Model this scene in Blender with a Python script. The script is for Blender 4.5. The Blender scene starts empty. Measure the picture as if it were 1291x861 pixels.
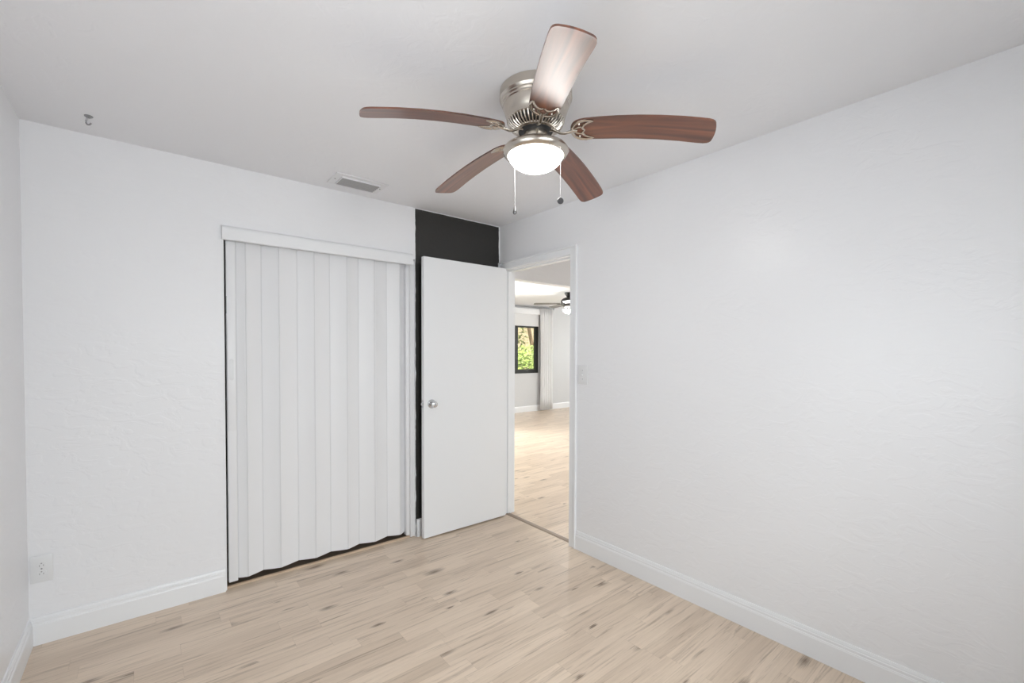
import bpy, bmesh, math, random
from mathutils import Vector, Matrix
random.seed(7)
PI = math.pi
S = bpy.context.scene
COL = S.collection

# ------------------------------------------------------------------ camera, world, sun, large lights, exposure
cam = bpy.data.objects.new('camera', bpy.data.cameras.new('camera'))
COL.objects.link(cam)
_r = Vector((0.774, -0.633, 0.003)); _yaw, _pit, _rol = 0.6855, -0.0207, 0.0027
_f = Vector((math.sin(_yaw), math.cos(_yaw), 0)); _r = Vector((math.cos(_yaw), -math.sin(_yaw), 0)); _u = Vector((0, 0, 1))
_f, _u = math.cos(_pit)*_f + math.sin(_pit)*_u, -math.sin(_pit)*_f + math.cos(_pit)*_u
_r, _u = math.cos(_rol)*_r + math.sin(_rol)*_u, -math.sin(_rol)*_r + math.cos(_rol)*_u
m = Matrix((( _r.x, _u.x, -_f.x, 0), (_r.y, _u.y, -_f.y, 0), (_r.z, _u.z, -_f.z, 1.3838), (0, 0, 0, 1)))
cam.matrix_world = m
cam.data.sensor_fit = 'HORIZONTAL'
cam.data.sensor_width = 36
cam.data.lens = 36*565.27/1291
cam.data.shift_y = 24.61/1291
cam.data.clip_start = 0.02
S.camera = cam

S.view_settings.view_transform = 'Standard'
S.view_settings.look = 'None'
S.view_settings.gamma = 1
S.view_settings.use_curve_mapping = False
S.view_settings.exposure = 0.12

W = bpy.data.worlds.new('sky'); S.world = W
W.use_nodes = True
W.node_tree.nodes['Background'].inputs[0].default_value = (0.86, 0.93, 1.0, 1)
W.node_tree.nodes['Background'].inputs[1].default_value = 1.1

def sun(energy, direction):
    l = bpy.data.lights.new('sun', 'SUN'); l.energy = energy; l.angle = math.radians(1.0); l.color = (1, .97, .93)
    o = bpy.data.objects.new('sun', l); COL.objects.link(o)
    o.rotation_euler = Vector(direction).to_track_quat('-Z', 'Y').to_euler()
def area(name, loc, direction, sx, sy, watts, color=(1, 1, 1)):
    l = bpy.data.lights.new(name, 'AREA'); l.shape = 'RECTANGLE'; l.size = sx; l.size_y = sy; l.energy = watts; l.color = color
    o = bpy.data.objects.new(name, l); COL.objects.link(o); o.location = loc
    o.rotation_euler = Vector(direction).to_track_quat('-Z', 'Z').to_euler()
    return o
sun(12.5, (0.25, 0.45, -1.0))
# daylight lamps outside the windows; side, street and far ones are added fill
area('daylight_bedroom_window', (.75, -2.05, 1.95), (0.02, 1, -0.55), 2.3, 1.7, 172, (0.95, 0.964, 1.0))
area('fill_bedroom_side', (-.66, .75, 1.40), (1, -0.15, 2.0), 1.6, 1.25, 13, (0.95, 0.964, 1.0))  # added lamp, lifts the ceiling and upper right wall
area('fill_living_side', (10.85, 5.9, 1.45), (-1, 0, 0.0), 2.6, 1.3, 100, (1.0, 0.985, 0.97))  # added lamp, brightens the living room from the side
area('fill_living_street', (8.5, 2.9, 1.7), (-0.1, 1, -0.25), 2.4, 1.4, 84, (0.99, 0.99, 1.0))  # added lamp, brightens the far wall and curtain
area('fill_living_far', (4.0, 8.0, 1.5), (0.1, -1, 0.0), 1.8, 1.3, 350, (1.0, 0.985, 0.97))  # added lamp, brightens the living room floor and ceiling

# ------------------------------------------------------------------ materials
def nodes_of(mt):
    nt = mt.node_tree
    return nt, nt.nodes, nt.links
def mat(name, color, rough=.5, metal=0.0, bump=0.0, scale=20.0, stretch=(1, 1, 1), spec=.5, emit=None, estr=0, vary=0.0):
    mt = bpy.data.materials.new(name); mt.use_nodes = True
    nt, N, L = nodes_of(mt); b = N['Principled BSDF']
    b.inputs['Base Color'].default_value = (*color, 1)
    b.inputs['Roughness'].default_value = rough
    b.inputs['Metallic'].default_value = metal
    b.inputs['Specular IOR Level'].default_value = spec
    if emit:
        b.inputs['Emission Color'].default_value = (*emit, 1); b.inputs['Emission Strength'].default_value = estr
    tc = N.new('ShaderNodeTexCoord'); mp = N.new('ShaderNodeMapping'); mp.inputs['Scale'].default_value = stretch
    L.new(tc.outputs['Object'], mp.inputs[0])
    nz = N.new('ShaderNodeTexNoise'); nz.inputs['Scale'].default_value = scale; nz.inputs['Detail'].default_value = 5
    L.new(mp.outputs[0], nz.inputs['Vector'])
    if bump:
        bp = N.new('ShaderNodeBump'); bp.inputs['Strength'].default_value = bump; bp.inputs['Distance'].default_value = .01
        L.new(nz.outputs['Fac'], bp.inputs['Height']); L.new(bp.outputs[0], b.inputs['Normal'])
    if vary:
        mx = N.new('ShaderNodeMix'); mx.data_type = 'RGBA'
        mx.inputs[6].default_value = (*[c*(1-vary) for c in color], 1); mx.inputs[7].default_value = (*[min(1, c*(1+vary)) for c in color], 1)
        L.new(nz.outputs['Fac'], mx.inputs[0]); L.new(mx.outputs[2], b.inputs['Base Color'])
    return mt
def srgb(r, g, b):
    return tuple(((c/255)/12.92 if c/255 <= .04045 else ((c/255+.055)/1.055)**2.4) for c in (r, g, b))

def plaster(name, color, rough, bump):
    """painted skip-trowel plaster: soft lumps plus flat smeared ridges"""
    mt = bpy.data.materials.new(name); mt.use_nodes = True
    nt, N, L = nodes_of(mt); b = N['Principled BSDF']
    b.inputs['Base Color'].default_value = (*color, 1)
    b.inputs['Specular IOR Level'].default_value = .5
    tc = N.new('ShaderNodeTexCoord')
    mp = N.new('ShaderNodeMapping'); mp.inputs['Scale'].default_value = (1, 1, 1.9)
    L.new(tc.outputs['Object'], mp.inputs[0])
    n1 = N.new('ShaderNodeTexNoise'); n1.inputs['Scale'].default_value = 9; n1.inputs['Detail'].default_value = 6; n1.inputs['Distortion'].default_value = 1.2
    n2 = N.new('ShaderNodeTexNoise'); n2.inputs['Scale'].default_value = 60; n2.inputs['Detail'].default_value = 3
    L.new(mp.outputs[0], n1.inputs['Vector']); L.new(mp.outputs[0], n2.inputs['Vector'])
    r1 = N.new('ShaderNodeMapRange'); r1.inputs[1].default_value = .48; r1.inputs[2].default_value = .58
    L.new(n1.outputs['Fac'], r1.inputs[0])
    ml = N.new('ShaderNodeMath'); ml.operation = 'MULTIPLY_ADD'; ml.inputs[1].default_value = .3
    L.new(n2.outputs['Fac'], ml.inputs[0]); L.new(r1.outputs[0], ml.inputs[2])
    bp = N.new('ShaderNodeBump'); bp.inputs['Strength'].default_value = bump; bp.inputs['Distance'].default_value = .004
    L.new(ml.outputs[0], bp.inputs['Height']); L.new(bp.outputs[0], b.inputs['Normal'])
    b.inputs['Roughness'].default_value = rough
    return mt, nt, b, tc

WALLC = (.836, .836, .856)
M_WALL, *_ = plaster('white_wall_paint', WALLC, .30, .15)
M_CEIL, *_ = plaster('white_ceiling_paint', (.86, .864, .892), .6, .12)

# back wall: white paint, with a charcoal painted panel in the corner, its edge cut in by hand
def back_wall_mat():
    mt, nt, b, tc = plaster('white_wall_with_charcoal_panel', WALLC, .30, .15)
    N, L = nt.nodes, nt.links
    sp = N.new('ShaderNodeSeparateXYZ'); L.new(tc.outputs['Object'], sp.inputs[0])
    nz = N.new('ShaderNodeTexNoise'); nz.inputs['Scale'].default_value = 14; nz.inputs['Detail'].default_value = 4
    L.new(tc.outputs['Object'], nz.inputs['Vector'])
    def mth(op, a, c, d=None):
        n = N.new('ShaderNodeMath'); n.operation = op
        for i, v in enumerate((a, c) if d is None else (a, c, d)):
            if isinstance(v, (int, float)): n.inputs[i].default_value = v
            else: L.new(v, n.inputs[i])
        return n.outputs[0]
    wob = mth('MULTIPLY_ADD', nz.outputs['Fac'], .016, -.008)
    xs = mth('ADD', sp.outputs[0], wob); zs = mth('ADD', sp.outputs[2], mth('MULTIPLY', wob, .35))
    f1 = mth('GREATER_THAN', xs, 1.5505); f2 = mth('LESS_THAN', xs, 2.327); f3 = mth('LESS_THAN', zs, 2.436)
    f4 = mth('GREATER_THAN', sp.outputs[0], 1.5492)
    # paint chips along the cut-in edge
    vo = N.new('ShaderNodeTexVoronoi'); vo.inputs['Scale'].default_value = 9; L.new(tc.outputs['Object'], vo.inputs['Vector'])
    chip = mth('GREATER_THAN', vo.outputs['Distance'], .055)
    edge = mth('MAXIMUM', mth('MAXIMUM', mth('LESS_THAN', sp.outputs[0], 1.575), mth('GREATER_THAN', sp.outputs[0], 2.30)), mth('GREATER_THAN', sp.outputs[2], 2.40))
    chipf = mth('MAXIMUM', chip, mth('SUBTRACT', 1.0, edge))
    fac = mth('MULTIPLY', mth('MULTIPLY', mth('MULTIPLY', f1, f2), mth('MULTIPLY', f3, f4)), chipf)
    mx = N.new('ShaderNodeMix'); mx.data_type = 'RGBA'
    mx.inputs[6].default_value = (*WALLC, 1); mx.inputs[7].default_value = (*srgb(41, 40, 38), 1)
    L.new(fac, mx.inputs[0]); L.new(mx.outputs[2], b.inputs['Base Color'])
    b.inputs['Roughness'].default_value = .42
    return mt
M_BACK = back_wall_mat()
M_GREYWALL, *_ = plaster('pale_grey_wall_paint', (.62, .622, .635), .45, .10)

def floor_mat(name, width=.093, length=.56):
    """light oak laminate: narrow staves along X, random lengths, streaks and knots"""
    mt = bpy.data.materials.new(name); mt.use_nodes = True
    nt, N, L = nodes_of(mt); b = N['Principled BSDF']
    tc = N.new('ShaderNodeTexCoord'); sp = N.new('ShaderNodeSeparateXYZ'); L.new(tc.outputs['Object'], sp.inputs[0])
    def mth(op, a, c=None, d=None):
        n = N.new('ShaderNodeMath'); n.operation = op
        for i, v in enumerate(x for x in (a, c, d) if x is not None):
            if isinstance(v, (int, float)): n.inputs[i].default_value = v
            else: L.new(v, n.inputs[i])
        return n.outputs[0]
    yv = mth('DIVIDE', sp.outputs[1], width); row = mth('FLOOR', yv)
    wn = N.new('ShaderNodeTexWhiteNoise'); wn.noise_dimensions = '1D'; L.new(row, wn.inputs['W'])
    xv = mth('ADD', mth('DIVIDE', sp.outputs[0], length), mth('MULTIPLY', wn.outputs['Value'], 7.3)); col = mth('FLOOR', xv)
    cb = N.new('ShaderNodeCombineXYZ'); L.new(row, cb.inputs[0]); L.new(col, cb.inputs[1])
    w2 = N.new('ShaderNodeTexWhiteNoise'); w2.noise_dimensions = '2D'; L.new(cb.outputs[0], w2.inputs['Vector'])
    # per-stave offset of the grain
    ox = mth('MULTIPLY_ADD', w2.outputs['Value'], 31.0, sp.outputs[0])
    oy = mth('MULTIPLY_ADD', w2.outputs['Value'], 17.0, sp.outputs[1])
    def noise(sx, sy, detail, dist=0.0, rough=.6):
        c = N.new('ShaderNodeCombineXYZ'); L.new(mth('MULTIPLY', ox, sx), c.inputs[0]); L.new(mth('MULTIPLY', oy, sy), c.inputs[1])
        n = N.new('ShaderNodeTexNoise'); n.inputs['Scale'].default_value = 1; n.inputs['Detail'].default_value = detail
        n.inputs['Distortion'].default_value = dist; n.inputs['Roughness'].default_value = rough
        L.new(c.outputs[0], n.inputs['Vector']); return n.outputs['Fac'], c.outputs[0]
    broad, _c = noise(1.6, 22, 4, .9)
    fine, _c = noise(3.5, 170, 5, .5, .75)
    streak, _c = noise(1.9, 48, 5, 1.1, .65)
    sfac = N.new('ShaderNodeMapRange'); sfac.inputs[1].default_value = .53; sfac.inputs[2].default_value = .76; L.new(streak, sfac.inputs[0])
    kc = N.new('ShaderNodeCombineXYZ'); L.new(mth('MULTIPLY', ox, 2.3), kc.inputs[0]); L.new(mth('MULTIPLY', oy, 6.2), kc.inputs[1])
    kn = N.new('ShaderNodeTexVoronoi'); kn.inputs['Scale'].default_value = 1; kn.voronoi_dimensions = '2D'; L.new(kc.outputs[0], kn.inputs['Vector'])
    krand = N_sep(N, L, kn.outputs['Color'], 1)
    kd = mth('DIVIDE', mth('ADD', kn.outputs['Distance'], mth('ADD', mth('MULTIPLY_ADD', fine, .22, -.11), mth('MULTIPLY_ADD', streak, .44, -.22))), mth('MULTIPLY_ADD', krand, 1.2, .35))
    knot = N.new('ShaderNodeMapRange'); knot.inputs[1].default_value = .12; knot.inputs[2].default_value = .0; L.new(kd, knot.inputs[0])
    ksel = mth('GREATER_THAN', mth('FRACT', mth('MULTIPLY', N_sep(N, L, kn.outputs['Color']), 1.0)), .58)
    kfac = mth('MULTIPLY', knot.outputs[0], ksel)
    cr = N.new('ShaderNodeValToRGB')
    cr.color_ramp.elements[0].position = .25; cr.color_ramp.elements[0].color = (*FLOOR_D, 1)
    cr.color_ramp.elements[1].position = .75; cr.color_ramp.elements[1].color = (*FLOOR_L, 1)
    mixv = mth('ADD', mth('MULTIPLY', broad, .55), mth('ADD', mth('MULTIPLY', fine, .48), mth('MULTIPLY_ADD', w2.outputs['Value'], .27, -.075)))
    L.new(mixv, cr.inputs[0])
    def mix(fac, a, colr):
        mx = N.new('ShaderNodeMix'); mx.data_type = 'RGBA'; L.new(a, mx.inputs[6]); mx.inputs[7].default_value = (*colr, 1)
        L.new(fac, mx.inputs[0]); return mx.outputs[2]
    c1 = mix(mth('MULTIPLY', sfac.outputs[0], .92), cr.outputs[0], FLOOR_S)
    c2 = mix(mth('MULTIPLY', kfac, .85), c1, FLOOR_K)
    fy = mth('FRACT', yv); fx = mth('FRACT', xv)
    dy = mth('MULTIPLY', mth('MINIMUM', fy, mth('SUBTRACT', 1.0, fy)), width)
    dx = mth('MULTIPLY', mth('MINIMUM', fx, mth('SUBTRACT', 1.0, fx)), length)
    seam = mth('MAXIMUM', mth('LESS_THAN', dy, .0009), mth('LESS_THAN', dx, .0009))
    c3 = mix(mth('MULTIPLY', seam, .22), c2, FLOOR_S)
    L.new(c3, b.inputs['Base Color'])
    b.inputs['Roughness'].default_value = .3
    b.inputs['Specular IOR Level'].default_value = .42
    bp = N.new('ShaderNodeBump'); bp.inputs['Strength'].default_value = .05; bp.inputs['Distance'].default_value = .003
    L.new(fine, bp.inputs['Height']); L.new(bp.outputs[0], b.inputs['Normal'])
    return mt
def N_sep(N, L, c, k=0):
    s = N.new('ShaderNodeSeparateColor'); L.new(c, s.inputs[0]); return s.outputs[k]
FLOOR_L = (.77, .63, .50); FLOOR_D = (.56, .44, .335); FLOOR_S = (.28, .195, .135); FLOOR_K = (.13, .08, .047)
M_FLOOR = floor_mat('light_oak_laminate')

M_TRIM = mat('white_gloss_trim', (.84, .846, .864), .32, bump=.03, scale=40)
M_DOOR = mat('white_door_paint', (.82, .825, .842), .38, bump=.05, scale=30)
M_PVC = mat('white_vinyl_panel', (.83, .83, .848), .42, bump=.02, scale=15, stretch=(1, 1, .1))
M_PVC2 = mat('pale_grey_vinyl', (.74, .742, .755), .35, bump=.02, scale=15)
M_PLATE = mat('white_plastic_plate', (.78, .78, .79), .3, vary=.02)
M_DARK = mat('grey_slot', (.36, .36, .36), .5, vary=.1)
M_CLOSET = mat('closet_shade_dark', (.10, .095, .09), .8, bump=.1)  # the closed closet's darkness is put into the colour
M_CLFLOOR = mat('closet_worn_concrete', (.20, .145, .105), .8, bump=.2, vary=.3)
M_REDUC = mat('pale_oak_strip', srgb(205, 180, 155), .4, vary=.12, scale=12, stretch=(1, 8, 1))
M_TMOLD = mat('grey_brown_threshold', srgb(150, 132, 116), .38, vary=.12, scale=12, stretch=(8, 1, 1))
M_NICKEL = mat('brushed_nickel', (.58, .53, .47), .25, 1.0, bump=.02, scale=30, stretch=(1, 1, 14))
M_CHROME = mat('satin_chrome', (.62, .62, .63), .2, 1.0, vary=.03)
M_STEEL = mat('dull_steel', (.35, .35, .36), .35, 1.0, vary=.05)
M_FOB = mat('dark_nickel_fob', (.16, .16, .165), .3, 1.0, vary=.05)
M_MOTOR = mat('dark_motor_core', (.03, .03, .032), .5, vary=.2)
M_VENT = mat('white_enamel_vent', (.80, .80, .82), .4, vary=.03)
M_LOUV = mat('grey_louvre', (.40, .40, .41), .5, vary=.08)  # one even grey, darker than the white frame
M_VENTIN = mat('vent_shade_dark', (.045, .045, .048), .7, vary=.2)  # near black, stands in for the shade inside the vent
def cloth(name, color, thru):
    mt = mat(name, color, .85, bump=.04, scale=70)
    nt, N, L = nodes_of(mt)
    tl = N.new('ShaderNodeBsdfTranslucent'); tl.inputs[0].default_value = (*color, 1)
    mx = N.new('ShaderNodeMixShader'); mx.inputs[0].default_value = thru
    L.new(N['Principled BSDF'].outputs[0], mx.inputs[1]); L.new(tl.outputs[0], mx.inputs[2]); L.new(mx.outputs[0], N['Material Output'].inputs[0])
    return mt
M_CURT = cloth('sheer_white_curtain', (.93, .93, .94), .12)
M_SHADE = cloth('white_roller_fabric', (.93, .93, .94), .25)
M_BLACKF = mat('dark_bronze_aluminium', (.018, .018, .016), .45, vary=.2)
M_DARKFAN = mat('oil_rubbed_bronze', (.03, .027, .025), .4, .6, vary=.2)
M_FARBLADE = mat('grey_brown_fan_blade', (.16, .145, .13), .4, vary=.15)
M_BARK = mat('grey_brown_bark', srgb(150, 118, 95), .9, bump=.6, scale=14, stretch=(1, 1, .3), vary=.3)
M_LEAF = mat('yellow_green_leaves', srgb(152, 170, 84), .55, vary=.45, scale=6)
M_LEAF2 = mat('olive_leaves', srgb(150, 153, 92), .6, vary=.4, scale=4)
M_BOUNCE = mat('pale_bounce_ground', (.58, .58, .60), .8, bump=.1, vary=.08)  # pale neutral colour for the added bounce surface
M_GRASS = mat('lawn', srgb(130, 145, 82), .9, vary=.4, scale=8)
M_PEACH = mat('peach_stucco', srgb(195, 172, 144), .8, bump=.1)
M_BOWL = mat('frosted_glass_lit', (.9, .9, .88), .25, emit=(1.0, .985, .955), estr=23.0)
M_BOWL2 = mat('frosted_glass_lit_far', (.9, .9, .88), .3, emit=(1.0, .985, .96), estr=45.0)

def wood_blade():
    mt = bpy.data.materials.new('walnut_blade'); mt.use_nodes = True
    nt, N, L = nodes_of(mt); b = N['Principled BSDF']
    tc = N.new('ShaderNodeTexCoord'); mp = N.new('ShaderNodeMapping'); mp.inputs['Scale'].default_value = (2.2, 26, 5)
    L.new(tc.outputs['Object'], mp.inputs[0])
    nz = N.new('ShaderNodeTexNoise'); nz.inputs['Scale'].default_value = 1; nz.inputs['Detail'].default_value = 6; nz.inputs['Distortion'].default_value = .8
    L.new(mp.outputs[0], nz.inputs['Vector'])
    cr = N.new('ShaderNodeValToRGB')
    e = cr.color_ramp.elements; e[0].position = .3; e[0].color = (*srgb(72, 42, 31), 1); e[1].position = .7; e[1].color = (*srgb(142, 86, 60), 1)
    L.new(nz.outputs['Fac'], cr.inputs[0]); L.new(cr.outputs[0], b.inputs['Base Color'])
    b.inputs['Roughness'].default_value = .5
    b.inputs['Specular IOR Level'].default_value = .3
    b.inputs['Coat Weight'].default_value = 1.0; b.inputs['Coat Roughness'].default_value = .3; b.inputs['Coat IOR'].default_value = 1.6
    return mt
M_BLADE = wood_blade()

def glass_mat():
    mt = bpy.data.materials.new('window_glass'); mt.use_nodes = True
    nt, N, L = nodes_of(mt); N.remove(N['Principled BSDF'])
    tr = N.new('ShaderNodeBsdfTransparent'); tr.inputs[0].default_value = (.95, .97, .96, 1)
    gl = N.new('ShaderNodeBsdfGlossy'); gl.inputs['Roughness'].default_value = .03
    fr = N.new('ShaderNodeFresnel'); fr.inputs[0].default_value = 1.45
    mx = N.new('ShaderNodeMixShader'); L.new(fr.outputs[0], mx.inputs[0]); L.new(tr.outputs[0], mx.inputs[1]); L.new(gl.outputs[0], mx.inputs[2])
    L.new(mx.outputs[0], N['Material Output'].inputs[0]); return mt
M_GLASS = glass_mat()

# ------------------------------------------------------------------ mesh helpers
def box(bm, x0, x1, y0, y1, z0, z1, bev=0.0):
    vs = [bm.verts.new((x, y, z)) for x in (x0, x1) for y in (y0, y1) for z in (z0, z1)]
    fs = [bm.faces.new([vs[i] for i in q]) for q in ((0, 1, 3, 2), (4, 6, 7, 5), (0, 4, 5, 1), (2, 3, 7, 6), (0, 2, 6, 4), (1, 5, 7, 3))]
    if bev:
        es = list({e for f in fs for e in f.edges})
        bmesh.ops.bevel(bm, geom=es, offset=bev, segments=2, profile=.5, affect='EDGES')
def lathe(bm, prof, seg=48, center=(0, 0), cap=True):
    rings = []
    for r, z in prof:
        if r < 1e-6: rings.append([bm.verts.new((center[0], center[1], z))])
        else: rings.append([bm.verts.new((center[0]+r*math.cos(2*PI*i/seg), center[1]+r*math.sin(2*PI*i/seg), z)) for i in range(seg)])
    for a, b in zip(rings, rings[1:]):
        for i in range(seg):
            j = (i+1) % seg
            if len(a) == 1 and len(b) == 1: continue
            if len(a) == 1: bm.faces.new((a[0], b[i], b[j]))
            elif len(b) == 1: bm.faces.new((a[i], b[0], a[j]))
            else: bm.faces.new((a[i], b[i], b[j], a[j]))
    if cap:
        for R in (rings[0], rings[-1]):
            if len(R) > 2: bm.faces.new(R)
def tube(bm, pts, rad, seg=8, flat=1.0, up=(0, 0, 1)):
    """sweep a round (or flattened) section along points; rad a number or list"""
    pts = [Vector(p) for p in pts]; n = len(pts); rings = []
    for i, p in enumerate(pts):
        t = (pts[min(i+1, n-1)] - pts[max(i-1, 0)]).normalized()
        u = Vector(up); 
        if abs(t.dot(u)) > .98: u = Vector((1, 0, 0))
        a = t.cross(u).normalized(); c = a.cross(t).normalized()
        r = rad[i] if isinstance(rad, (list, tuple)) else rad
        rings.append([bm.verts.new(p + a*r*math.cos(2*PI*k/seg) + c*r*flat*math.sin(2*PI*k/seg)) for k in range(seg)])
    for A, B in zip(rings, rings[1:]):
        for k in range(seg): bm.faces.new((A[k], A[(k+1) % seg], B[(k+1) % seg], B[k]))
    bm.faces.new(rings[0]); bm.faces.new(rings[-1])
def extrude_profile(bm, prof, a, b, out):
    """prof = (distance from wall, height) outline swept from a to b; out = unit vector away from the wall"""
    a, b, out = Vector(a), Vector(b), Vector(out)
    A = [bm.verts.new(a + out*d + Vector((0, 0, h))) for d, h in prof]
    B = [bm.verts.new(b + out*d + Vector((0, 0, h))) for d, h in prof]
    n = len(prof)
    for i in range(n): bm.faces.new((A[i], A[(i+1) % n], B[(i+1) % n], B[i]))
    bm.faces.new(A); bm.faces.new(B)
def obj(name, bm, m, parent=None, smooth=False, angle=None, loc=None):
    bmesh.ops.recalc_face_normals(bm, faces=bm.faces[:])
    me = bpy.data.meshes.new(name); bm.to_mesh(me); bm.free()
    if m: me.materials.append(m)
    if smooth:
        for p in me.polygons: p.use_smooth = True
        me.set_sharp_from_angle(angle=math.radians(angle or 40))
    o = bpy.data.objects.new(name, me); COL.objects.link(o)
    if loc: o.location = loc
    if parent: o.parent = parent
    return o
def tag(o, label, cat, group=None, kind=None):
    o['label'] = label; o['category'] = cat
    if group: o['group'] = group
    if kind: o['kind'] = kind
    return o
def struct(name, bm, m, label, cat, **k):
    return tag(obj(name, bm, m, **k), label, cat, kind='structure')
def thing(name, loc, label, cat, group=None, kind=None):
    o = bpy.data.objects.new(name, None); COL.objects.link(o); o.location = loc
    o.empty_display_size = .05
    return tag(o, label, cat, group, kind)
def B(*boxes):
    bm = bmesh.new()
    for b in boxes: box(bm, *b)
    return bm

XL, XR, YB, YR, HC = -.4343, 2.3358, 3.0263, -1.0, 2.44
# ------------------------------------------------------------------ the bedroom shell
struct('floor', B((XL-.1, 2.384, YR-.1, YB+.035, -.06, 0)), M_FLOOR, 'light oak laminate floor of the bedroom with dark knots', 'floor')
struct('ceiling', B((XL-.12, XR+.12, YR-.12, YB+.12, HC, HC+.12)), M_CEIL, 'white textured bedroom ceiling above the fan', 'ceiling')
SY0, SY1 = 0.0, 1.5
struct('wall_left', B((XL-.12, XL, YR-.12, SY0, -.06, HC), (XL-.12, XL, SY1, YB+.12, -.06, HC), (XL-.12, XL, SY0, SY1, -.06, .85), (XL-.12, XL, SY0, SY1, 2.05, HC)), M_WALL, 'white wall at the left edge of the photo', 'wall')
CX0, CX1, CZ = .3515, 1.548, 2.062
struct('wall_back', B((XL, CX0, YB, YB+.12, -.06, HC), (CX0, CX1, YB, YB+.12, CZ, HC), (CX1, XR, YB, YB+.12, -.06, HC)), M_BACK,
       'white back wall with closet opening and charcoal painted corner section', 'wall')
DY0, DY1, DZ = 2.203, 2.967, 2.066      # clear doorway
struct('wall_right', B((XR, XR+.12, YR-.12, DY0-.02, -.06, HC), (XR, XR+.12, DY1+.02, YB+.12, -.06, HC), (XR, XR+.12, DY0-.02, DY1+.02, DZ+.02, HC)), M_WALL,
       'long white textured wall on the right with the doorway', 'wall')
WX0, WX1, WZ0, WZ1 = -.15, 1.72, .3, 1.9
struct('wall_rear', B((XL, WX0, YR-.12, YR, -.06, HC), (WX1, XR, YR-.12, YR, -.06, HC), (WX0, WX1, YR-.12, YR, -.06, WZ0), (WX0, WX1, YR-.12, YR, WZ1, HC)), M_WALL,
       'white wall behind the camera with a wide window', 'wall')
w = struct('window_2', B((WX0, WX1, YR-.09, YR-.04, WZ0, WZ0+.04), (WX0, WX1, YR-.09, YR-.04, WZ1-.04, WZ1), (WX0, WX0+.04, YR-.09, YR-.04, WZ0+.04, WZ1-.04),
       (WX1-.04, WX1, YR-.09, YR-.04, WZ0+.04, WZ1-.04), (.655, .695, YR-.09, YR-.04, WZ0+.04, WZ1-.04)), M_TRIM, 'white framed bedroom window behind the camera', 'window')
obj('pane', B((WX0+.04, .655, YR-.068, YR-.062, WZ0+.04, WZ1-.04)), M_GLASS, w)
obj('pane', B((.695, WX1-.04, YR-.068, YR-.062, WZ0+.04, WZ1-.04)), M_GLASS, w)

w = struct('added_window_5', B((XL-.09, XL-.04, SY0, SY1, .85, .89), (XL-.09, XL-.04, SY0, SY1, 2.01, 2.05), (XL-.09, XL-.04, SY0, SY0+.04, .89, 2.01), (XL-.09, XL-.04, SY1-.04, SY1, .89, 2.01)),
       M_TRIM, 'unseen white framed side window left of the camera, added to let in fill light', 'window')  # added opening for the side fill lamp
obj('pane', B((XL-.068, XL-.062, SY0+.04, SY1-.04, .89, 2.01)), M_GLASS, w)

# closet box behind the folding door
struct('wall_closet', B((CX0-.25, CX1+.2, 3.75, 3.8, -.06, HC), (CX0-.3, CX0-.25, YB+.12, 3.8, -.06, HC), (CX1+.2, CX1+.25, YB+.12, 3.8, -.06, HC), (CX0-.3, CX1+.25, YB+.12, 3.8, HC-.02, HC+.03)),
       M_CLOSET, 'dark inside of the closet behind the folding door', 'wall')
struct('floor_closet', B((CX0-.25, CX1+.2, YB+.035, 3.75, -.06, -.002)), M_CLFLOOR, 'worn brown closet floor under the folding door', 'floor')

# baseboards
BP = [(0, 0), (.014, 0), (.014, .092), (.0125, .096), (.0125, .099), (.0105, .101), (.0105, .112), (.008, .115), (.008, .119), (.005, .129), (0, .130)]
def baseboard(name, a, b, out, label):
    bm = bmesh.new(); extrude_profile(bm, BP, a, b, out)
    return struct(name, bm, M_TRIM, label, 'baseboard')
baseboard('baseboard_back', (XL, YB, 0), (CX0-.008, YB, 0), (0, -1, 0), 'white grooved baseboard left of the folding closet door')
baseboard('baseboard_corner', (1.556, YB, 0), (XR, YB, 0), (0, -1, 0), 'short white baseboard under the charcoal wall behind the open door')
baseboard('baseboard_right', (XR, YR, 0), (XR, 2.1345, 0), (-1, 0, 0), 'long white grooved baseboard along the right wall')
baseboard('baseboard_left', (XL, YR, 0), (XL, YB-.014, 0), (1, 0, 0), 'white baseboard along the left wall at the photo edge')

# doorway lining and casing
bm = B((XR-.001, XR+.121, DY0-.02, DY0, 0, DZ+.02), (XR-.001, XR+.121, DY1, DY1+.02, 0, DZ+.02), (XR-.001, XR+.121, DY0, DY1, DZ, DZ+.02),
       (XR+.04, XR+.075, DY0, DY0+.010, 0, DZ), (XR+.04, XR+.075, DY1-.010, DY1, 0, DZ), (XR+.04, XR+.075, DY0+.010, DY1-.010, DZ-.010, DZ))
t = struct('trim_1', bm, M_TRIM, 'white door jamb lining the doorway with its stop strip', 'door jamb')
obj('strike_plate', B((XR+.012, XR+.038, DY0, DY0+.0015, .985, 1.045)), M_CHROME, t)
def casing_leg(bm, y0, y1, z0, z1, outer_low):
    # two-step flat casing: thick outer band, thinner inner band
    s = y0 if outer_low else y1
    d = 1 if outer_low else -1
    a, c = sorted((s, s+d*.018)); box(bm, XR-.019, XR, a, c, z0, z1, .003)
    a, c = sorted((s+d*.018, y1 if outer_low else y0)); box(bm, XR-.013, XR, a, c, z0, z1, .002)
bm = bmesh.new()
casing_leg(bm, 2.1345, 2.197, 0, 2.133, True)
casing_leg(bm, 2.973, YB-.001, 0, 2.133, False)
box(bm, XR-.019, XR, 2.1525, 3.007, 2.117, 2.133, .003); box(bm, XR-.013, XR, 2.197, 2.973, 2.072, 2.117, .002)
struct('trim_2', bm, M_TRIM, 'white casing framing the doorway on the right wall', 'door casing')
bm = bmesh.new()
TP = [(-.022, 0), (-.022, .002), (-.012, .007), (.012, .007), (.022, .002), (.022, 0)]
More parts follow.
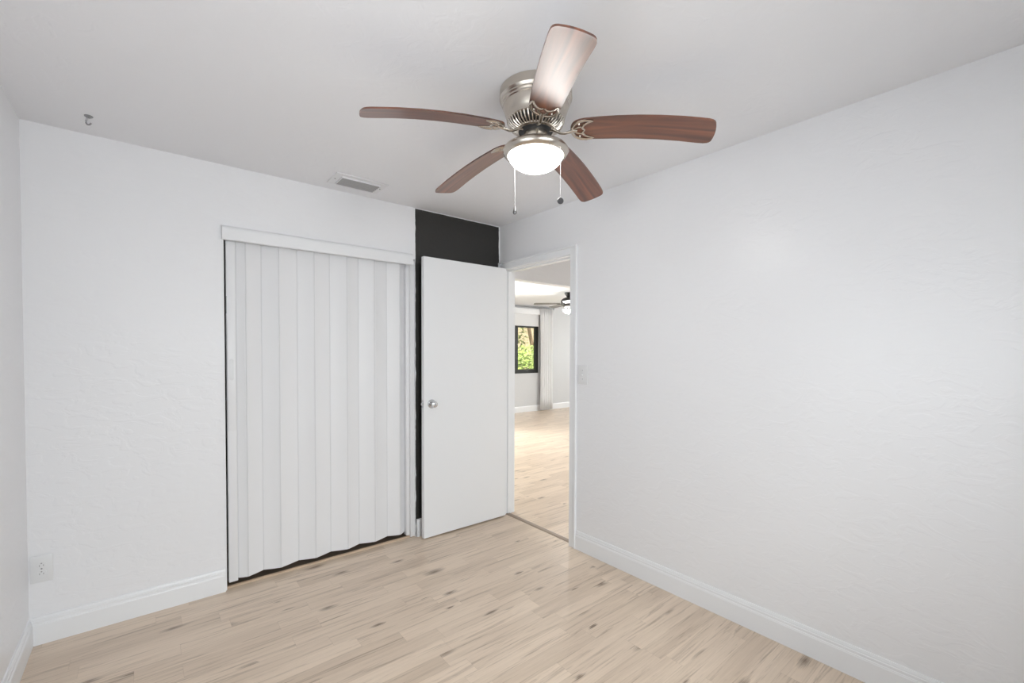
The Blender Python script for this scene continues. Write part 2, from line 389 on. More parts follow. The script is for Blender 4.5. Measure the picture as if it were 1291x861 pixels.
A = [bm.verts.new((2.384+d, DY0, h)) for d, h in TP]; C = [bm.verts.new((2.384+d, DY1, h)) for d, h in TP]
for i in range(6): bm.faces.new((A[i], A[(i+1) % 6], C[(i+1) % 6], C[i]))
bm.faces.new(A); bm.faces.new(C)
struct('trim_3', bm, M_TMOLD, 'grey brown threshold strip across the doorway floor', 'threshold')
bm = bmesh.new()
RP = [(.018, 0), (.018, .004), (.024, .008), (.034, .009), (.038, .009), (.038, 0)]
A = [bm.verts.new((CX0+.002, YB+d, h)) for d, h in RP]; C = [bm.verts.new((CX1-.028, YB+d, h)) for d, h in RP]
for i in range(6): bm.faces.new((A[i], A[(i+1) % 6], C[(i+1) % 6], C[i]))
bm.faces.new(A); bm.faces.new(C)
struct('trim_4', bm, M_REDUC, 'pale oak edge strip on the floor under the folding door', 'threshold')

# ------------------------------------------------------------------ hinged door, open against the charcoal wall
d1 = struct('door_1', (lambda b: (box(b, 1.567, 2.330, 2.930, 2.965, .010, 2.075, .002), b)[1])(bmesh.new()), M_DOOR,
            'flat white hinged door standing open against the charcoal wall', 'door')
kx, kz = 1.631, .998
bm = bmesh.new()
lathe(bm, [(0, 0), (.033, 0), (.033, .004), (.030, .008), (.016, .011), (.013, .022), (.017, .028), (.024, .036), (.0245, .046), (.021, .054), (.012, .058), (0, .059)], 32)
bmesh.ops.transform(bm, matrix=Matrix.Translation((kx, 2.930, kz)) @ Matrix.Rotation(PI/2, 4, 'X'), verts=bm.verts[:])
kn = obj('door_knob', bm, M_CHROME, d1, smooth=True)
bm = bmesh.new(); tube(bm, [(kx, 2.871, kz), (kx, 2.8695, kz)], .0045, 10)
obj('lock_button', bm, M_STEEL, kn)
bm = bmesh.new()
lathe(bm, [(0, 0), (.033, 0), (.033, .004), (.030, .008), (.016, .011), (.013, .020), (.022, .028), (.0245, .036), (.021, .044), (0, .048)], 32)
bmesh.ops.transform(bm, matrix=Matrix.Translation((kx, 2.965, kz)) @ Matrix.Rotation(-PI/2, 4, 'X'), verts=bm.verts[:])
obj('door_knob', bm, M_CHROME, d1, smooth=True)
lt = obj('latch_plate', B((1.5655, 1.567, 2.936, 2.959, kz-.029, kz+.029)), M_CHROME, d1)
bm = bmesh.new()
v = [bm.verts.new(p) for p in ((1.566, 2.942, kz-.008), (1.566, 2.953, kz-.008), (1.566, 2.953, kz+.008), (1.566, 2.942, kz+.008), (1.557, 2.951, kz-.008), (1.557, 2.953, kz-.008), (1.557, 2.953, kz+.008), (1.557, 2.951, kz+.008))]
for q in ((0, 1, 2, 3), (4, 5, 6, 7), (0, 1, 5, 4), (1, 2, 6, 5), (2, 3, 7, 6), (3, 0, 4, 7)): bm.faces.new([v[i] for i in q])
obj('latch_bolt', bm, M_CHROME, lt)
for hz in (.22, 1.04, 1.86):
    bm = bmesh.new(); tube(bm, [(2.333, 2.969, hz-.045), (2.333, 2.969, hz+.045)], .0055, 12)
    box(bm, 2.3305, 2.332, 2.936, 2.969, hz-.044, hz+.044)
    obj('hinge', bm, M_TRIM, d1, smooth=True)

# ------------------------------------------------------------------ accordion folding door of the closet
d2 = thing('door_2', (.95, YB+.04, 0), 'white vinyl accordion folding door closed across the closet', 'folding door', kind='structure')
off = Vector((-.95, -(YB+.04), 0))
def dpart(name, bm, m, parent=None, **k):
    bmesh.ops.translate(bm, vec=off, verts=bm.verts[:]); return obj(name, bm, m, parent or d2, **k)
ZB, ZT = .036, 2.055
NEAR, FAR = YB+.024, YB+.062
pts = [(.4135, YB+.046), (.4625, NEAR), (.550, FAR), (.640, NEAR), (.752, FAR), (.847, NEAR), (.953, FAR), (1.056, NEAR), (1.145, FAR), (1.247, NEAR), (1.352, FAR), (1.436, NEAR), (1.487, FAR)]
for (xa, ya), (xb, yb) in zip(pts, pts[1:]):
    # one stiff slat: a thin plate with a rounded bead at each long edge
    bm = bmesh.new()
    d = Vector((xb-xa, yb-ya, 0)); ln = d.length; d.normalize(); n = Vector((d.y, -d.x, 0))
    if n.y > 0: n = -n
    g = .003
    prof = [(g, -.003), (g, .0025), (g+.004, .0038), (g+.008, .0028), (ln*.5, .0042), (ln-g-.008, .0028), (ln-g-.004, .0038), (ln-g, .0025), (ln-g, -.003)]
    lo, hi = [], []
    for s, h in prof:
        p = Vector((xa, ya, 0)) + d*s + n*h
        lo.append(bm.verts.new((p.x, p.y, ZB))); hi.append(bm.verts.new((p.x, p.y, ZT)))
    k = len(prof)
    for i in range(k): bm.faces.new((lo[i], lo[(i+1) % k], hi[(i+1) % k], hi[i]))
    bm.faces.new(lo); bm.faces.new(hi)
    dpart('folding_panel', bm, M_PVC, smooth=True, angle=30)
for x, y in pts[:-1]:
    bm = bmesh.new(); tube(bm, [(x, y, ZB+.001), (x, y, ZT)], .0038, 8)
    dpart('hinge_strip', bm, M_PVC2, smooth=True)
bm = bmesh.new(); box(bm, .3635, .4105, YB+.020, YB+.058, ZB-.006, ZT, .004)
post = dpart('lead_post', bm, M_PVC, smooth=True, angle=30)
bm = bmesh.new(); box(bm, .3665, .4085, YB+.0165, YB+.022, .92, 1.665, .002)
hp = dpart('handle_plate', bm, M_PVC, post, smooth=True, angle=30)
hb = bmesh.new()
lathe(hb, [(0, 0), (.0105, 0), (.0105, .0014), (0, .0014)], 24)
for v in hb.verts: v.co.y += .052 if v.co.y > 1e-6 else (-.052 if v.co.y < -1e-6 else 0)
bmesh.ops.transform(hb, matrix=Matrix.Translation((.3865, YB+.0165, 1.276)) @ Matrix.Rotation(PI/2, 4, 'X'), verts=hb.verts[:])
hgo = dpart('finger_pull', hb, M_PVC2, post)
bm = bmesh.new(); box(bm, .3625, .366, YB+.018, YB+.034, 1.60, 1.70, .001)
dpart('latch_catch', bm, M_STEEL, post)
bm = bmesh.new(); box(bm, 1.486, 1.512, YB+.022, YB+.068, ZB-.02, ZT, .003); box(bm, 1.512, 1.522, YB+.006, YB+.072, .004, ZT, .002); box(bm, 1.522, 1.5475, YB+.010, YB+.072, .004, ZT, .002)
dpart('fixed_post', bm, M_PVC, smooth=True, angle=30)
# header cover, a thin moulded board on the wall over the track
bm = bmesh.new()
HP = [(0, 2.016), (.020, 2.016), (.024, 2.020), (.024, 2.078), (.021, 2.088), (.012, 2.096), (0, 2.096)]
extrude_profile(bm, HP, (.342, YB, 0), (1.522, YB, 0), (0, -1, 0))
dpart('header_cover', bm, M_TRIM)
dpart('track', B((CX0+.001, 1.521, YB+.026, YB+.062, ZT, ZT+.006)), M_CHROME)

# ------------------------------------------------------------------ ceiling fan
FX, FY = 1.238, 1.366
fan = thing('ceiling_fan', (FX, FY, HC), 'brushed nickel hugger ceiling fan with five walnut blades and a lit bowl', 'ceiling fan')
def fpart(name, bm, m, parent=None, **k): return obj(name, bm, m, parent or fan, **k)
def z(v): return v - HC
bm = bmesh.new()
lathe(bm, [(.142, z(2.44)), (.146, z(2.436)), (.147, z(2.402)), (.143, z(2.396)), (.1405, z(2.393)), (.1405, z(2.388)), (.1375, z(2.385)), (.136, z(2.383)), (.136, z(2.377)), (.133, z(2.374)),
           (.132, z(2.368)), (.127, z(2.352)), (.122, z(2.336)), (.1175, z(2.326)), (.1175, z(2.320)), (.113, z(2.316)), (.100, z(2.314)), (0, z(2.314))], 64)
hs = fpart('motor_housing', bm, M_NICKEL, smooth=True, angle=25)
# vented lower ring: dark core behind a ring of curved ribs
bm = bmesh.new(); lathe(bm, [(0, z(2.314)), (.100, z(2.314)), (.094, z(2.298)), (.072, z(2.284)), (.058, z(2.280)), (0, z(2.280))], 48)
vr = fpart('vent_ring', bm, M_MOTOR, smooth=True)
bm = bmesh.new()
for i in range(44):
    a = 2*PI*i/44; c, s = math.cos(a), math.sin(a)
    tube(bm, [(r*c, r*s, z(zz)) for r, zz in ((.1135, 2.317), (.110, 2.306), (.102, 2.295), (.088, 2.286), (.075, 2.281))], .0038, 6)
lathe(bm, [(.1175, z(2.324)), (.1175, z(2.315)), (.111, z(2.312)), (.108, z(2.316))], 48, cap=False)
lathe(bm, [(.080, z(2.285)), (.080, z(2.278)), (.070, z(2.276)), (.070, z(2.281))], 48, cap=False)
fpart('vent_ribs', bm, M_NICKEL, vr, smooth=True)
bm = bmesh.new(); lathe(bm, [(0, z(2.285)), (.066, z(2.285)), (.066, z(2.277)), (.050, z(2.272)), (0, z(2.272))], 40)
fpart('flywheel', bm, M_MOTOR, smooth=True)
bm = bmesh.new(); lathe(bm, [(0, z(2.274)), (.047, z(2.274)), (.048, z(2.270)), (.048, z(2.236)), (.046, z(2.233)), (0, z(2.233))], 40)
fpart('switch_cup', bm, M_NICKEL, smooth=True, angle=25)
bm = bmesh.new()
lathe(bm, [(0, z(2.240)), (.046, z(2.240)), (.060, z(2.237)), (.090, z(2.228)), (.114, z(2.216)), (.128, z(2.208)), (.1335, z(2.199)), (.1335, z(2.194)), (.130, z(2.186)), (.122, z(2.179)), (.114, z(2.177)), (.111, z(2.180)), (.111, z(2.196)), (0, z(2.196))], 64)
lf = fpart('light_fitter', bm, M_NICKEL, smooth=True, angle=30)
bm = bmesh.new()
a_, c_, z0 = .1108, .066, 2.184
lathe(bm, [(a_*math.cos(i*PI/2/14), z(z0 - c_*math.sin(i*PI/2/14))) for i in range(15)][:-1] + [(0, z(z0-c_))], 64, cap=False)
fpart('glass_bowl', bm, M_BOWL, lf, smooth=True, angle=80)

def blade_mesh():
    bm = bmesh.new()
    U = [.142, .146, .153, .163, .178, .20, .25, .32, .40, .48, .56, .63, .655, .668, .676, .681]
    Wd = [.012, .025, .037, .046, .0525, .0565, .059, .061, .0625, .0635, .0645, .065, .064, .0605, .055, .047]
    rows_t, rows_b = [], []
    for u, w in zip(U, Wd):
        s = (u-.142)/.54
        zc = 2.272 - HC - .062*s - .014*math.sin(PI*s)*(-1)        # droops towards the tip
        rt, rb = [], []
        for k in range(7):
            t = -1 + k/3
            x = u + (.006*(t*t) if u > .6 else 0) * (-1)
            y = w*t
            tw = math.radians(12.5)
            p = (x, y*math.cos(tw), zc - y*math.sin(tw))
            rt.append(bm.verts.new((p[0], p[1], p[2]+.0032))); rb.append(bm.verts.new((p[0], p[1], p[2]-.0032)))
        rows_t.append(rt); rows_b.append(rb)
    n = len(U)
    for R in (rows_t, rows_b):
        for i in range(n-1):
            for k in range(6): bm.faces.new((R[i][k], R[i+1][k], R[i+1][k+1], R[i][k+1]))
    for k in range(6):
        for i in (0, n-1): bm.faces.new((rows_t[i][k], rows_t[i][k+1], rows_b[i][k+1], rows_b[i][k]))
    for i in range(n-1):
        for k in (0, 6): bm.faces.new((rows_t[i][k], rows_t[i+1][k], rows_b[i+1][k], rows_b[i][k]))
    return bm
def bracket_mesh():
    bm = bmesh.new(); tw = math.radians(12.5)
    def P(u, y, dz=0):      # a point on the blade's underside
        s = (u-.142)/.54
        return (u, y*math.cos(tw), 2.272-HC-.062*s+.014*math.sin(PI*s) - y*math.sin(tw) - .0055 + dz)
    # arm from the flywheel, dipping and rising to the blade root
    tube(bm, [(.050, 0, z(2.281)), (.068, 0, z(2.280)), (.084, 0, z(2.271)), (.100, 0, z(2.262)), (.118, 0, z(2.259)), P(.136, 0, -.004), P(.152, 0, -.001), P(.168, 0)],
         [.010, .010, .008, .007, .007, .008, .009, .006], 10, .7)
    for sgn in (-1, 1):
        # outer crescent horn and inner scroll
        tube(bm, [P(.146, sgn*.002), P(.150, sgn*.020), P(.160, sgn*.036), P(.178, sgn*.048), P(.200, sgn*.053), P(.222, sgn*.050), P(.232, sgn*.046)],
             [.006, .0065, .007, .0075, .007, .005, .002], 8, .6)
        tube(bm, [P(.232, sgn*.046), P(.212, sgn*.040), P(.196, sgn*.030), P(.188, sgn*.018), P(.190, sgn*.008), P(.198, 0)],
             [.002, .0045, .0055, .0055, .005, .004], 8, .6)
        tube(bm, [P(.150, sgn*.004), P(.164, sgn*.013), P(.176, sgn*.018), P(.188, sgn*.018)], [.004, .0045, .0045, .004], 8, .6)
        lathe_pts = P(.176, sgn*.034, -.003)
        tube(bm, [(lathe_pts[0], lathe_pts[1], lathe_pts[2]+.004), lathe_pts], [.005, .0035], 8)
    return bm
b0 = fpart('blade', blade_mesh(), M_BLADE, smooth=True, angle=50)
k0 = obj('blade_bracket', bracket_mesh(), M_NICKEL, b0, smooth=True, angle=50)
for i in range(5):
    if i == 0: b = b0
    else:
        b = b0.copy(); COL.objects.link(b); b.parent = fan
        c = k0.copy(); COL.objects.link(c); c.parent = b
    b.rotation_euler = (0, 0, 6.014 - PI - i*2*PI/5)
def chain(x, y, ztop, zbot, fob):
    bm = bmesh.new(); n = int((ztop-zbot)/.0042)
    tube(bm, [(x-FX, y-FY, z(ztop)), (x-FX, y-FY, z(zbot))], .0006, 6)
    for i in range(n):
        bmesh.ops.create_uvsphere(bm, u_segments=6, v_segments=4, radius=.0012, matrix=Matrix.Translation((x-FX, y-FY, z(ztop-i*.0042))))
    ch = fpart('pull_chain', bm, M_CHROME, smooth=True, angle=80)
    bm = bmesh.new()
    if fob == 'drop':
        lathe(bm, [(0, z(zbot+.004)), (.0025, z(zbot+.003)), (.004, z(zbot-.004)), (.0075, z(zbot-.018)), (.0085, z(zbot-.026)), (.006, z(zbot-.031)), (0, z(zbot-.033))], 20, (x-FX, y-FY))
    else:
        lathe(bm, [(0, -.003), (.011, -.003), (.0125, -.001), (.0125, .001), (.011, .003), (0, .003)], 28)
        R = Matrix.Translation((x-FX, y-FY, z(zbot-.011))) @ Matrix.Rotation(-.6855, 4, 'Z') @ Matrix.Rotation(PI/2, 4, 'X')
        bmesh.ops.transform(bm, matrix=R, verts=bm.verts[:])
    o = obj('chain_fob', bm, M_FOB, ch, smooth=True)
chain(1.233, 1.4915, 2.200, 2.005, 'drop')
chain(1.259, 1.244, 2.200, 1.983, 'disc')

# ------------------------------------------------------------------ small fittings of the bedroom
vx0, vx1, vy0, vy1 = .885, 1.208, 2.712, 2.908
v_ = thing('ceiling_vent', (1.046, 2.81, HC), 'white louvred air vent in the ceiling near the back wall', 'air vent')
vo = Vector((-1.046, -2.81, -HC))
def vpart(name, bm, m, p=None): 
    bmesh.ops.translate(bm, vec=vo, verts=bm.verts[:]); return obj(name, bm, m, p or v_)
ix0, ix1, iy0, iy1 = .93, 1.163, 2.747, 2.878
bm = bmesh.new()
for q in ((vx0, vx1, vy0, iy0), (vx0, vx1, iy1, vy1), (vx0, ix0, iy0, iy1), (ix1, vx1, iy0, iy1)): box(bm, *q, HC-.006, HC, .0015)
for q in ((ix0, ix1, iy0-.003, iy0), (ix0, ix1, iy1, iy1+.003), (ix0-.003, ix0, iy0, iy1), (ix1, ix1+.003, iy0, iy1)): box(bm, *q, HC-.016, HC-.005)
fr = vpart('frame', bm, M_VENT)
vpart('dark_backing', B((ix0, ix1, iy0, iy1, HC-.0035, HC-.0005)), M_VENTIN)  # thin dark sheet painted as the unlit hole behind the louvres
for i in range(5):
    bm = bmesh.new(); yc = iy0 + .012 + i*(iy1-iy0-.024)/4
    box(bm, ix0, ix1, -.0055, .0055, -.0008, .0008)
    bmesh.ops.transform(bm, matrix=Matrix.Translation((0, yc, HC-.0125)) @ Matrix.Rotation(math.radians(-32), 4, 'X'), verts=bm.verts[:])
    vpart('louvre', bm, M_LOUV)
for sx in (vx0+.02, vx1-.02):
    bm = bmesh.new(); bmesh.ops.create_uvsphere(bm, u_segments=10, v_segments=6, radius=.005, matrix=Matrix.Translation((sx, 2.81, HC-.006)) @ Matrix.Diagonal((1, 1, .5, 1)))
    vpart('screw', bm, M_STEEL, fr)

hk = thing('ceiling_hook', (-.186, 2.79, HC), 'small grey swag hook screwed into the ceiling near the left corner', 'hook')
bm = bmesh.new(); lathe(bm, [(0, 0), (.0155, 0), (.0155, -.003), (.008, -.008), (.004, -.010), (0, -.010)], 24)
obj('hook_plate', bm, M_STEEL, hk, smooth=True)
bm = bmesh.new(); rh = Vector((.774, -.633, 0))
pp = [Vector((0, 0, -.006)) - rh*.006, Vector((0, 0, -.014)) - rh*.008]
for i in range(11):
    a = PI*.95 + i*PI*.92/10
    pp.append(Vector((0, 0, -.026)) + rh*(.012*math.cos(a)) + Vector((0, 0, .013*math.sin(a))))
tube(bm, pp, .0034, 8); obj('hook_curl', bm, M_STEEL, hk, smooth=True, angle=80)

# duplex outlet on the back wall
ol = thing('wall_outlet', (-.3895, YB, .356), 'white duplex outlet low on the back wall near the left corner', 'outlet')
bm = bmesh.new(); box(bm, -.0385, .0385, -.006, 0, -.064, .064, .003); pl = obj('cover_plate', bm, M_PLATE, ol, smooth=True, angle=30)
for s in (1, -1):
    bm = bmesh.new(); lathe(bm, [(0, -.006), (.0165, -.006), (.0165, -.0078), (.0155, -.0082), (0, -.0082)], 28)
    bmesh.ops.transform(bm, matrix=Matrix.Rotation(-PI/2, 4, 'X'), verts=bm.verts[:])
    for v in bm.verts:
        v.co.y = -abs(v.co.y); v.co.z = max(-.0125, min(.0125, v.co.z)) + s*.0195
    rc = obj('receptacle', bm, M_PLATE, ol)
    bm = B((-.0078, -.0056, -.0086, -.0080, s*.0195-.008, s*.0195), (.0056, .0078, -.0086, -.0080, s*.0195-.008, s*.0195))
    lathe_b = bmesh.new(); lathe(lathe_b, [(0, -.0002), (.0028, -.0002), (.0028, .0003), (0, .0003)], 12)
    bmesh.ops.transform(lathe_b, matrix=Matrix.Translation((0, -.0083, s*.0195+.006)) @ Matrix.Rotation(PI/2, 4, 'X'), verts=lathe_b.verts[:])
    me = bpy.data.meshes.new('tmp'); lathe_b.to_mesh(me); lathe_b.free(); bm.from_mesh(me); bpy.data.meshes.remove(me)
    obj('slots', bm, M_DARK, rc)
bm = bmesh.new(); bmesh.ops.create_uvsphere(bm, u_segments=10, v_segments=6, radius=.0035, matrix=Matrix.Translation((0, -.006, 0)))
obj('screw', bm, M_STEEL, pl)

sw = thing('light_switch', (XR, 2.0815, 1.2265), 'white toggle light switch on the right wall beside the doorway', 'light switch')
bm = bmesh.new(); box(bm, -.006, 0, -.043, .043, -.066, .066, .003); pl = obj('cover_plate', bm, M_PLATE, sw, smooth=True, angle=30)
bm = B((-.0066, -.0055, -.0055, .0055, -.0125, .0125)); obj('toggle_slot', bm, M_PVC2, pl)
bm = bmesh.new(); box(bm, -.017, -.0055, -.0042, .0042, -.0055, .0055, .0012)
bmesh.ops.rotate(bm, cent=(-.006, 0, 0), matrix=Matrix.Rotation(math.radians(-24), 3, 'Y'), verts=bm.verts[:]); obj('toggle', bm, M_PLATE, sw)
for s in (1, -1):
    bm = bmesh.new(); bmesh.ops.create_uvsphere(bm, u_segments=8, v_segments=6, radius=.003, matrix=Matrix.Translation((-.006, 0, s*.030))); obj('screw', bm, M_STEEL, pl)

# ------------------------------------------------------------------ hall and living room seen through the doorway
HX0, LX1, LY1 = XR+.12, 10.6, 7.77
struct('floor_hall', B((2.384, LX1+.12, .7, LY1+.12, -.06, 0)), M_FLOOR, 'pale laminate floor running through the hall beyond the doorway', 'floor')
struct('ceiling_hall', B((HX0, LX1+.12, .68, LY1+.12, HC, HC+.12)), M_CEIL, 'white ceiling of the room beyond the doorway', 'ceiling')
struct('wall_hall', B((HX0, 6.12, .68, .8, -.06, HC), (6.0, 6.12, .8, 3.4, -.06, HC)), M_WALL, 'white hall walls out of sight beyond the doorway', 'wall')
struct('wall_header', B((HX0, 6.12, 3.40, 3.50, 2.099, HC), (6.0, 7.2, 3.40, 3.50, -.06, HC), (9.8, LX1+.12, 3.40, 3.50, -.06, HC), (7.2, 9.8, 3.40, 3.50, -.06, .6), (7.2, 9.8, 3.40, 3.50, 2.1, HC)), M_WALL, 'white header beam over the wide opening beyond the doorway', 'wall')
struct('wall_living_left', B((XR, HX0, YB+.12, LY1+.12, -.06, HC)), M_WALL, 'white wall continuing behind the closet into the living room', 'wall')
GX0, GX1, GZ0, GZ1 = 5.7, 7.166, .889, 2.03
QX0, QX1, QZ0, QZ1 = 3.1, 4.9, .85, 2.1
struct('wall_far', B((HX0, QX0, LY1, LY1+.12, -.06, HC), (QX0, QX1, LY1, LY1+.12, -.06, QZ0), (QX0, QX1, LY1, LY1+.12, QZ1, HC), (QX1, GX0, LY1, LY1+.12, -.06, HC),
       (GX0, GX1, LY1, LY1+.12, -.06, GZ0), (GX0, GX1, LY1, LY1+.12, GZ1, HC), (GX1, LX1+.12, LY1, LY1+.12, -.06, HC)), M_GREYWALL,
       'light grey far wall with the black framed window seen through the doorway', 'wall')
struct('wall_living_right', B((LX1, LX1+.12, 3.5, 4.6, -.06, HC), (LX1, LX1+.12, 7.2, LY1, -.06, HC), (LX1, LX1+.12, 4.6, 7.2, -.06, .8), (LX1, LX1+.12, 4.6, 7.2, 2.1, HC)), M_WALL,
       'white living room side wall with an added wide window', 'wall')
bm = bmesh.new(); extrude_profile(bm, [(0, 0), (.014, 0), (.014, .115), (.006, .135), (0, .135)], (HX0, LY1, 0), (LX1, LY1, 0), (0, -1, 0))
struct('baseboard_far', bm, M_TRIM, 'white baseboard along the far wall beyond the doorway', 'baseboard')

def window(name, x0, x1, z0, z1, y, bars, fw_, label, m):
    bs = [(x0, x1, y+.02, y+.08, z0, z0+fw_), (x0, x1, y+.02, y+.08, z1-fw_, z1), (x0, x0+fw_, y+.02, y+.08, z0+fw_, z1-fw_), (x1-fw_, x1, y+.02, y+.08, z0+fw_, z1-fw_)]
    for b in bars: bs.append((b[0], b[1], y+.025, y+.075, z0+fw_, z1-fw_))
    w = struct(name, B(*bs), m, label, 'window')
    edges = [x0+fw_] + [v for b in bars for v in b] + [x1-fw_]
    for a, c in zip(edges[::2], edges[1::2]): obj('pane', B((a, c, y+.047, y+.053, z0+fw_, z1-fw_)), M_GLASS, w)
    return w
window('window_1', GX0, GX1, GZ0, GZ1, LY1, [(6.47, 6.55)], .092, 'black framed window with green bushes outside, seen through the doorway', M_BLACKF)
window('added_window_3', QX0, QX1, QZ0, QZ1, LY1, [(3.98, 4.02)], .05, 'unseen living room window behind the doorway edge, added to let in light', M_BLACKF)  # added window for the far fill lamp
w4 = struct('added_window_4', B((LX1+.03, LX1+.08, 4.6, 7.2, .8, .85), (LX1+.03, LX1+.08, 4.6, 7.2, 2.05, 2.1), (LX1+.03, LX1+.08, 4.6, 4.65, .85, 2.05), (LX1+.03, LX1+.08, 7.15, 7.2, .85, 2.05),
            (LX1+.03, LX1+.08, 5.88, 5.92, .85, 2.05)), M_BLACKF, 'wide living room side window out of view, added to let in light', 'window')  # added window for the side fill lamp
for a, c in ((4.65, 5.88), (5.92, 7.15)): obj('pane', B((LX1+.052, LX1+.058, a, c, .85, 2.05)), M_GLASS, w4)

w6 = struct('added_window_6', B((7.2, 9.8, 3.42, 3.47, .6, .65), (7.2, 9.8, 3.42, 3.47, 2.05, 2.1), (7.2, 7.25, 3.42, 3.47, .65, 2.05), (9.75, 9.8, 3.42, 3.47, .65, 2.05), (8.48, 8.52, 3.42, 3.47, .65, 2.05)),
            M_BLACKF, 'living room window out of view, added to light the far wall and curtain', 'window')  # added window for the fill lamp on the street side
for a, c in ((7.25, 8.48), (8.52, 9.75)): obj('pane', B((a, c, 3.442, 3.448, .65, 2.05)), M_GLASS, w6)

sh = thing('roller_shade', (6.42, LY1, 2.24), 'white roller shade pulled partly down over the far window', 'window shade')
so = Vector((-6.42, -LY1, -2.24))
def spart(n, bm, m): bmesh.ops.translate(bm, vec=so, verts=bm.verts[:]); return obj(n, bm, m, sh)
bm = B((GX0-.02, 7.145, LY1-.028, LY1-.025, 1.985, 2.26)); spart('shade_cloth', bm, M_SHADE)
bm = bmesh.new(); tube(bm, [(GX0-.02, LY1-.0265, 1.982), (7.145, LY1-.0265, 1.982)], .010, 10); spart('hem_bar', bm, M_TRIM)
bm = bmesh.new(); box(bm, GX0-.04, 7.15, LY1-.085, LY1-.001, 2.245, 2.375, .006); spart('valance', bm, M_TRIM)

def curtain(x0, x1, y, z0, z1):
    bm = bmesh.new(); n = 60; lo = []; hi = []; rows = []
    for j in range(9):
        tz = j/8; zz = z0 + (z1-z0)*tz; row = []
        for i in range(n+1):
            s = i/n; pinch = 1 - .10*math.sin(PI*min(1, tz*1.1))
            x = (x0+x1)/2 + (s-.5)*(x1-x0)*pinch
            yy = y + .032*math.sin(s*2*PI*5.5 + .5*math.sin(tz*3)) + .006*math.sin(s*41)
            row.append(bm.verts.new((x, yy, zz)))
        rows.append(row)
    for a, b in zip(rows, rows[1:]):
        for i in range(n): bm.faces.new((a[i], a[i+1], b[i+1], b[i]))
    o = obj('curtain', bm, M_CURT, smooth=True, angle=80)
    md = o.modifiers.new('thick', 'SOLIDIFY'); md.thickness = .003
    return o
tag(curtain(7.125, 7.52, 7.655, .03, 2.392), 'gathered white curtain hanging beside the far window', 'curtain')
rd = thing('curtain_rod', (6.5, 7.655, 2.402), 'thin dark curtain rod above the far window', 'curtain rod')
bm = bmesh.new(); tube(bm, [(-1.0, 0, 0), (1.03, 0, 0)], .009, 10); obj('rod', bm, M_STEEL, rd, smooth=True)
for x in (-1.0, 1.04):
    bm = bmesh.new(); bmesh.ops.create_uvsphere(bm, u_segments=14, v_segments=10, radius=.02, matrix=Matrix.Translation((x, 0, 0))); obj('finial', bm, M_STEEL, rd, smooth=True)
    bm = B((x-.04 if x > 0 else x+.03, x-.03 if x > 0 else x+.04, 0, LY1-7.655, -.008, .008)); obj('bracket', bm, M_STEEL, rd)

# second fan, mostly cut off by the doorway
f2 = thing('ceiling_fan', (5.86, 5.57, HC), 'dark bronze ceiling fan in the room beyond, partly hidden by the doorway', 'ceiling fan')
bm = bmesh.new(); lathe(bm, [(0, 0), (.075, 0), (.075, -.02), (.05, -.06), (.03, -.09), (0, -.09)], 32); obj('canopy', bm, M_DARKFAN, f2, smooth=True)
bm = bmesh.new(); lathe(bm, [(0, -.085), (.07, -.09), (.12, -.115), (.14, -.15), (.135, -.21), (.09, -.26), (.06, -.275), (.06, -.30), (0, -.30)], 32); obj('motor_housing', bm, M_DARKFAN, f2, smooth=True)
bm = bmesh.new(); lathe(bm, [(0, -.298), (.10, -.298), (.105, -.305), (.095, -.335), (.06, -.36), (0, -.375)], 32); obj('glass_bowl', bm, M_BOWL2, f2, smooth=True)
bm = bmesh.new()
for k in range(1):
    vsT = [bm.verts.new(p) for p in ((.16, -.045, -.205), (.6, -.065, -.215), (.63, -.04, -.213), (.63, .04, -.2), (.6, .065, -.198), (.16, .045, -.19))]
    vsB = [bm.verts.new((v.co.x, v.co.y, v.co.z-.007)) for v in vsT]
    bm.faces.new(vsT); bm.faces.new(vsB)
    for i in range(6): bm.faces.new((vsT[i], vsT[(i+1) % 6], vsB[(i+1) % 6], vsB[i]))
b0 = obj('blade', bm, M_FARBLADE, f2)
bm = bmesh.new(); box(bm, .09, .22, -.02, .02, -.212, -.200, .002); k0 = obj('blade_bracket', bm, M_DARKFAN, b0)
for i in range(5):
    if i == 0: b = b0
    else:
        b = b0.copy(); COL.objects.link(b); b.parent = f2; c = k0.copy(); COL.objects.link(c); c.parent = b
    b.rotation_euler = (0, 0, 2.456 + .12 + i*2*PI/5)

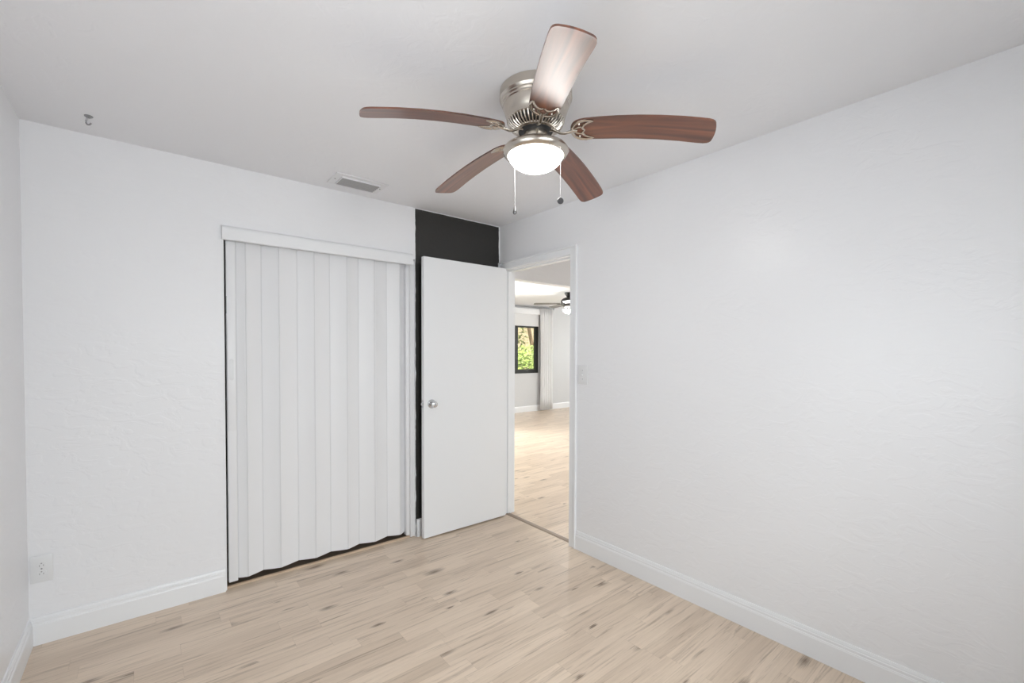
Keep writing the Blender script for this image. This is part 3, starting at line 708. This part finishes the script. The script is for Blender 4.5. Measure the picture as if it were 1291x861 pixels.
# ------------------------------------------------------------------ outside
struct('ground', B((-12, 25, LY1+.2, 30, -.35, -.30)), M_GRASS, 'lawn outside the far window', 'ground')
struct('bounce_ground', B((-12, 25, -12, YR-.125, -.35, -.12)), M_BOUNCE, 'unseen pale concrete ground added outside the bedroom to bounce light upward', 'bounce_ground')  # added unseen slab, bounces sunlight up through the bedroom window
struct('wall_neighbour', B((2, 22, 16.0, 16.3, -.3, 3.6)), M_PEACH, 'pale peach house wall beyond the garden', 'wall')
def bush(name, cx, cy, cz, rx, ry, rz, n, size, m, label, trunk):
    t = thing(name, (cx, cy, -.3), label, name)
    bm = bmesh.new()
    for i in range(n):
        while True:
            p = Vector((random.uniform(-1, 1), random.uniform(-1, 1), random.uniform(-1, 1)))
            if .25 < p.length < 1: break
        c = Vector((p.x*rx, p.y*ry, cz+.3+p.z*rz))
        a = Vector((random.gauss(0, 1), random.gauss(0, 1), random.gauss(0, .6)+.2)).normalized(); q = a.orthogonal().normalized()
        s = size*random.uniform(.6, 1.3)
        vs = [bm.verts.new(c + v) for v in (a*-s*.5, q*s*.22, a*s*.55, q*-s*.22)]
        bm.faces.new(vs)
    obj('foliage', bm, m, t)
    bm = bmesh.new()
    for tr in trunk: tube(bm, tr, [.09*(1-.6*i/len(tr)) for i in range(len(tr))] if len(tr) > 3 else .03, 8)
    obj('trunk', bm, M_BARK, t, smooth=True)
bush('bush', 8.75, 10.0, .75, 1.0, .6, .85, 3600, .11, M_LEAF, 'bright yellow green bush outside the far window', [[(0, 0, 0), (.1, .05, .6), (.3, .1, 1.1)], [(0, 0, 0), (-.2, .05, .6), (-.4, .1, 1.1)]])
bush('tree', 10.6, 12.6, 4.2, 1.9, 1.2, 1.3, 1500, .2, M_LEAF2, 'leaning brown trunked tree outside the far window', [[(1.2, 0, 0), (1.0, 0, .8), (.75, 0, 1.7), (.5, 0, 2.6), (.3, 0, 3.4), (.1, 0, 4.2)]])
bush('hedge', 10.4, 13.6, 1.4, 1.6, .6, 1.7, 1300, .2, M_LEAF2, 'loose olive green hedge behind the tree outside the far window', [[(0, 0, 0), (.1, .05, .9), (.2, .1, 1.6)]])
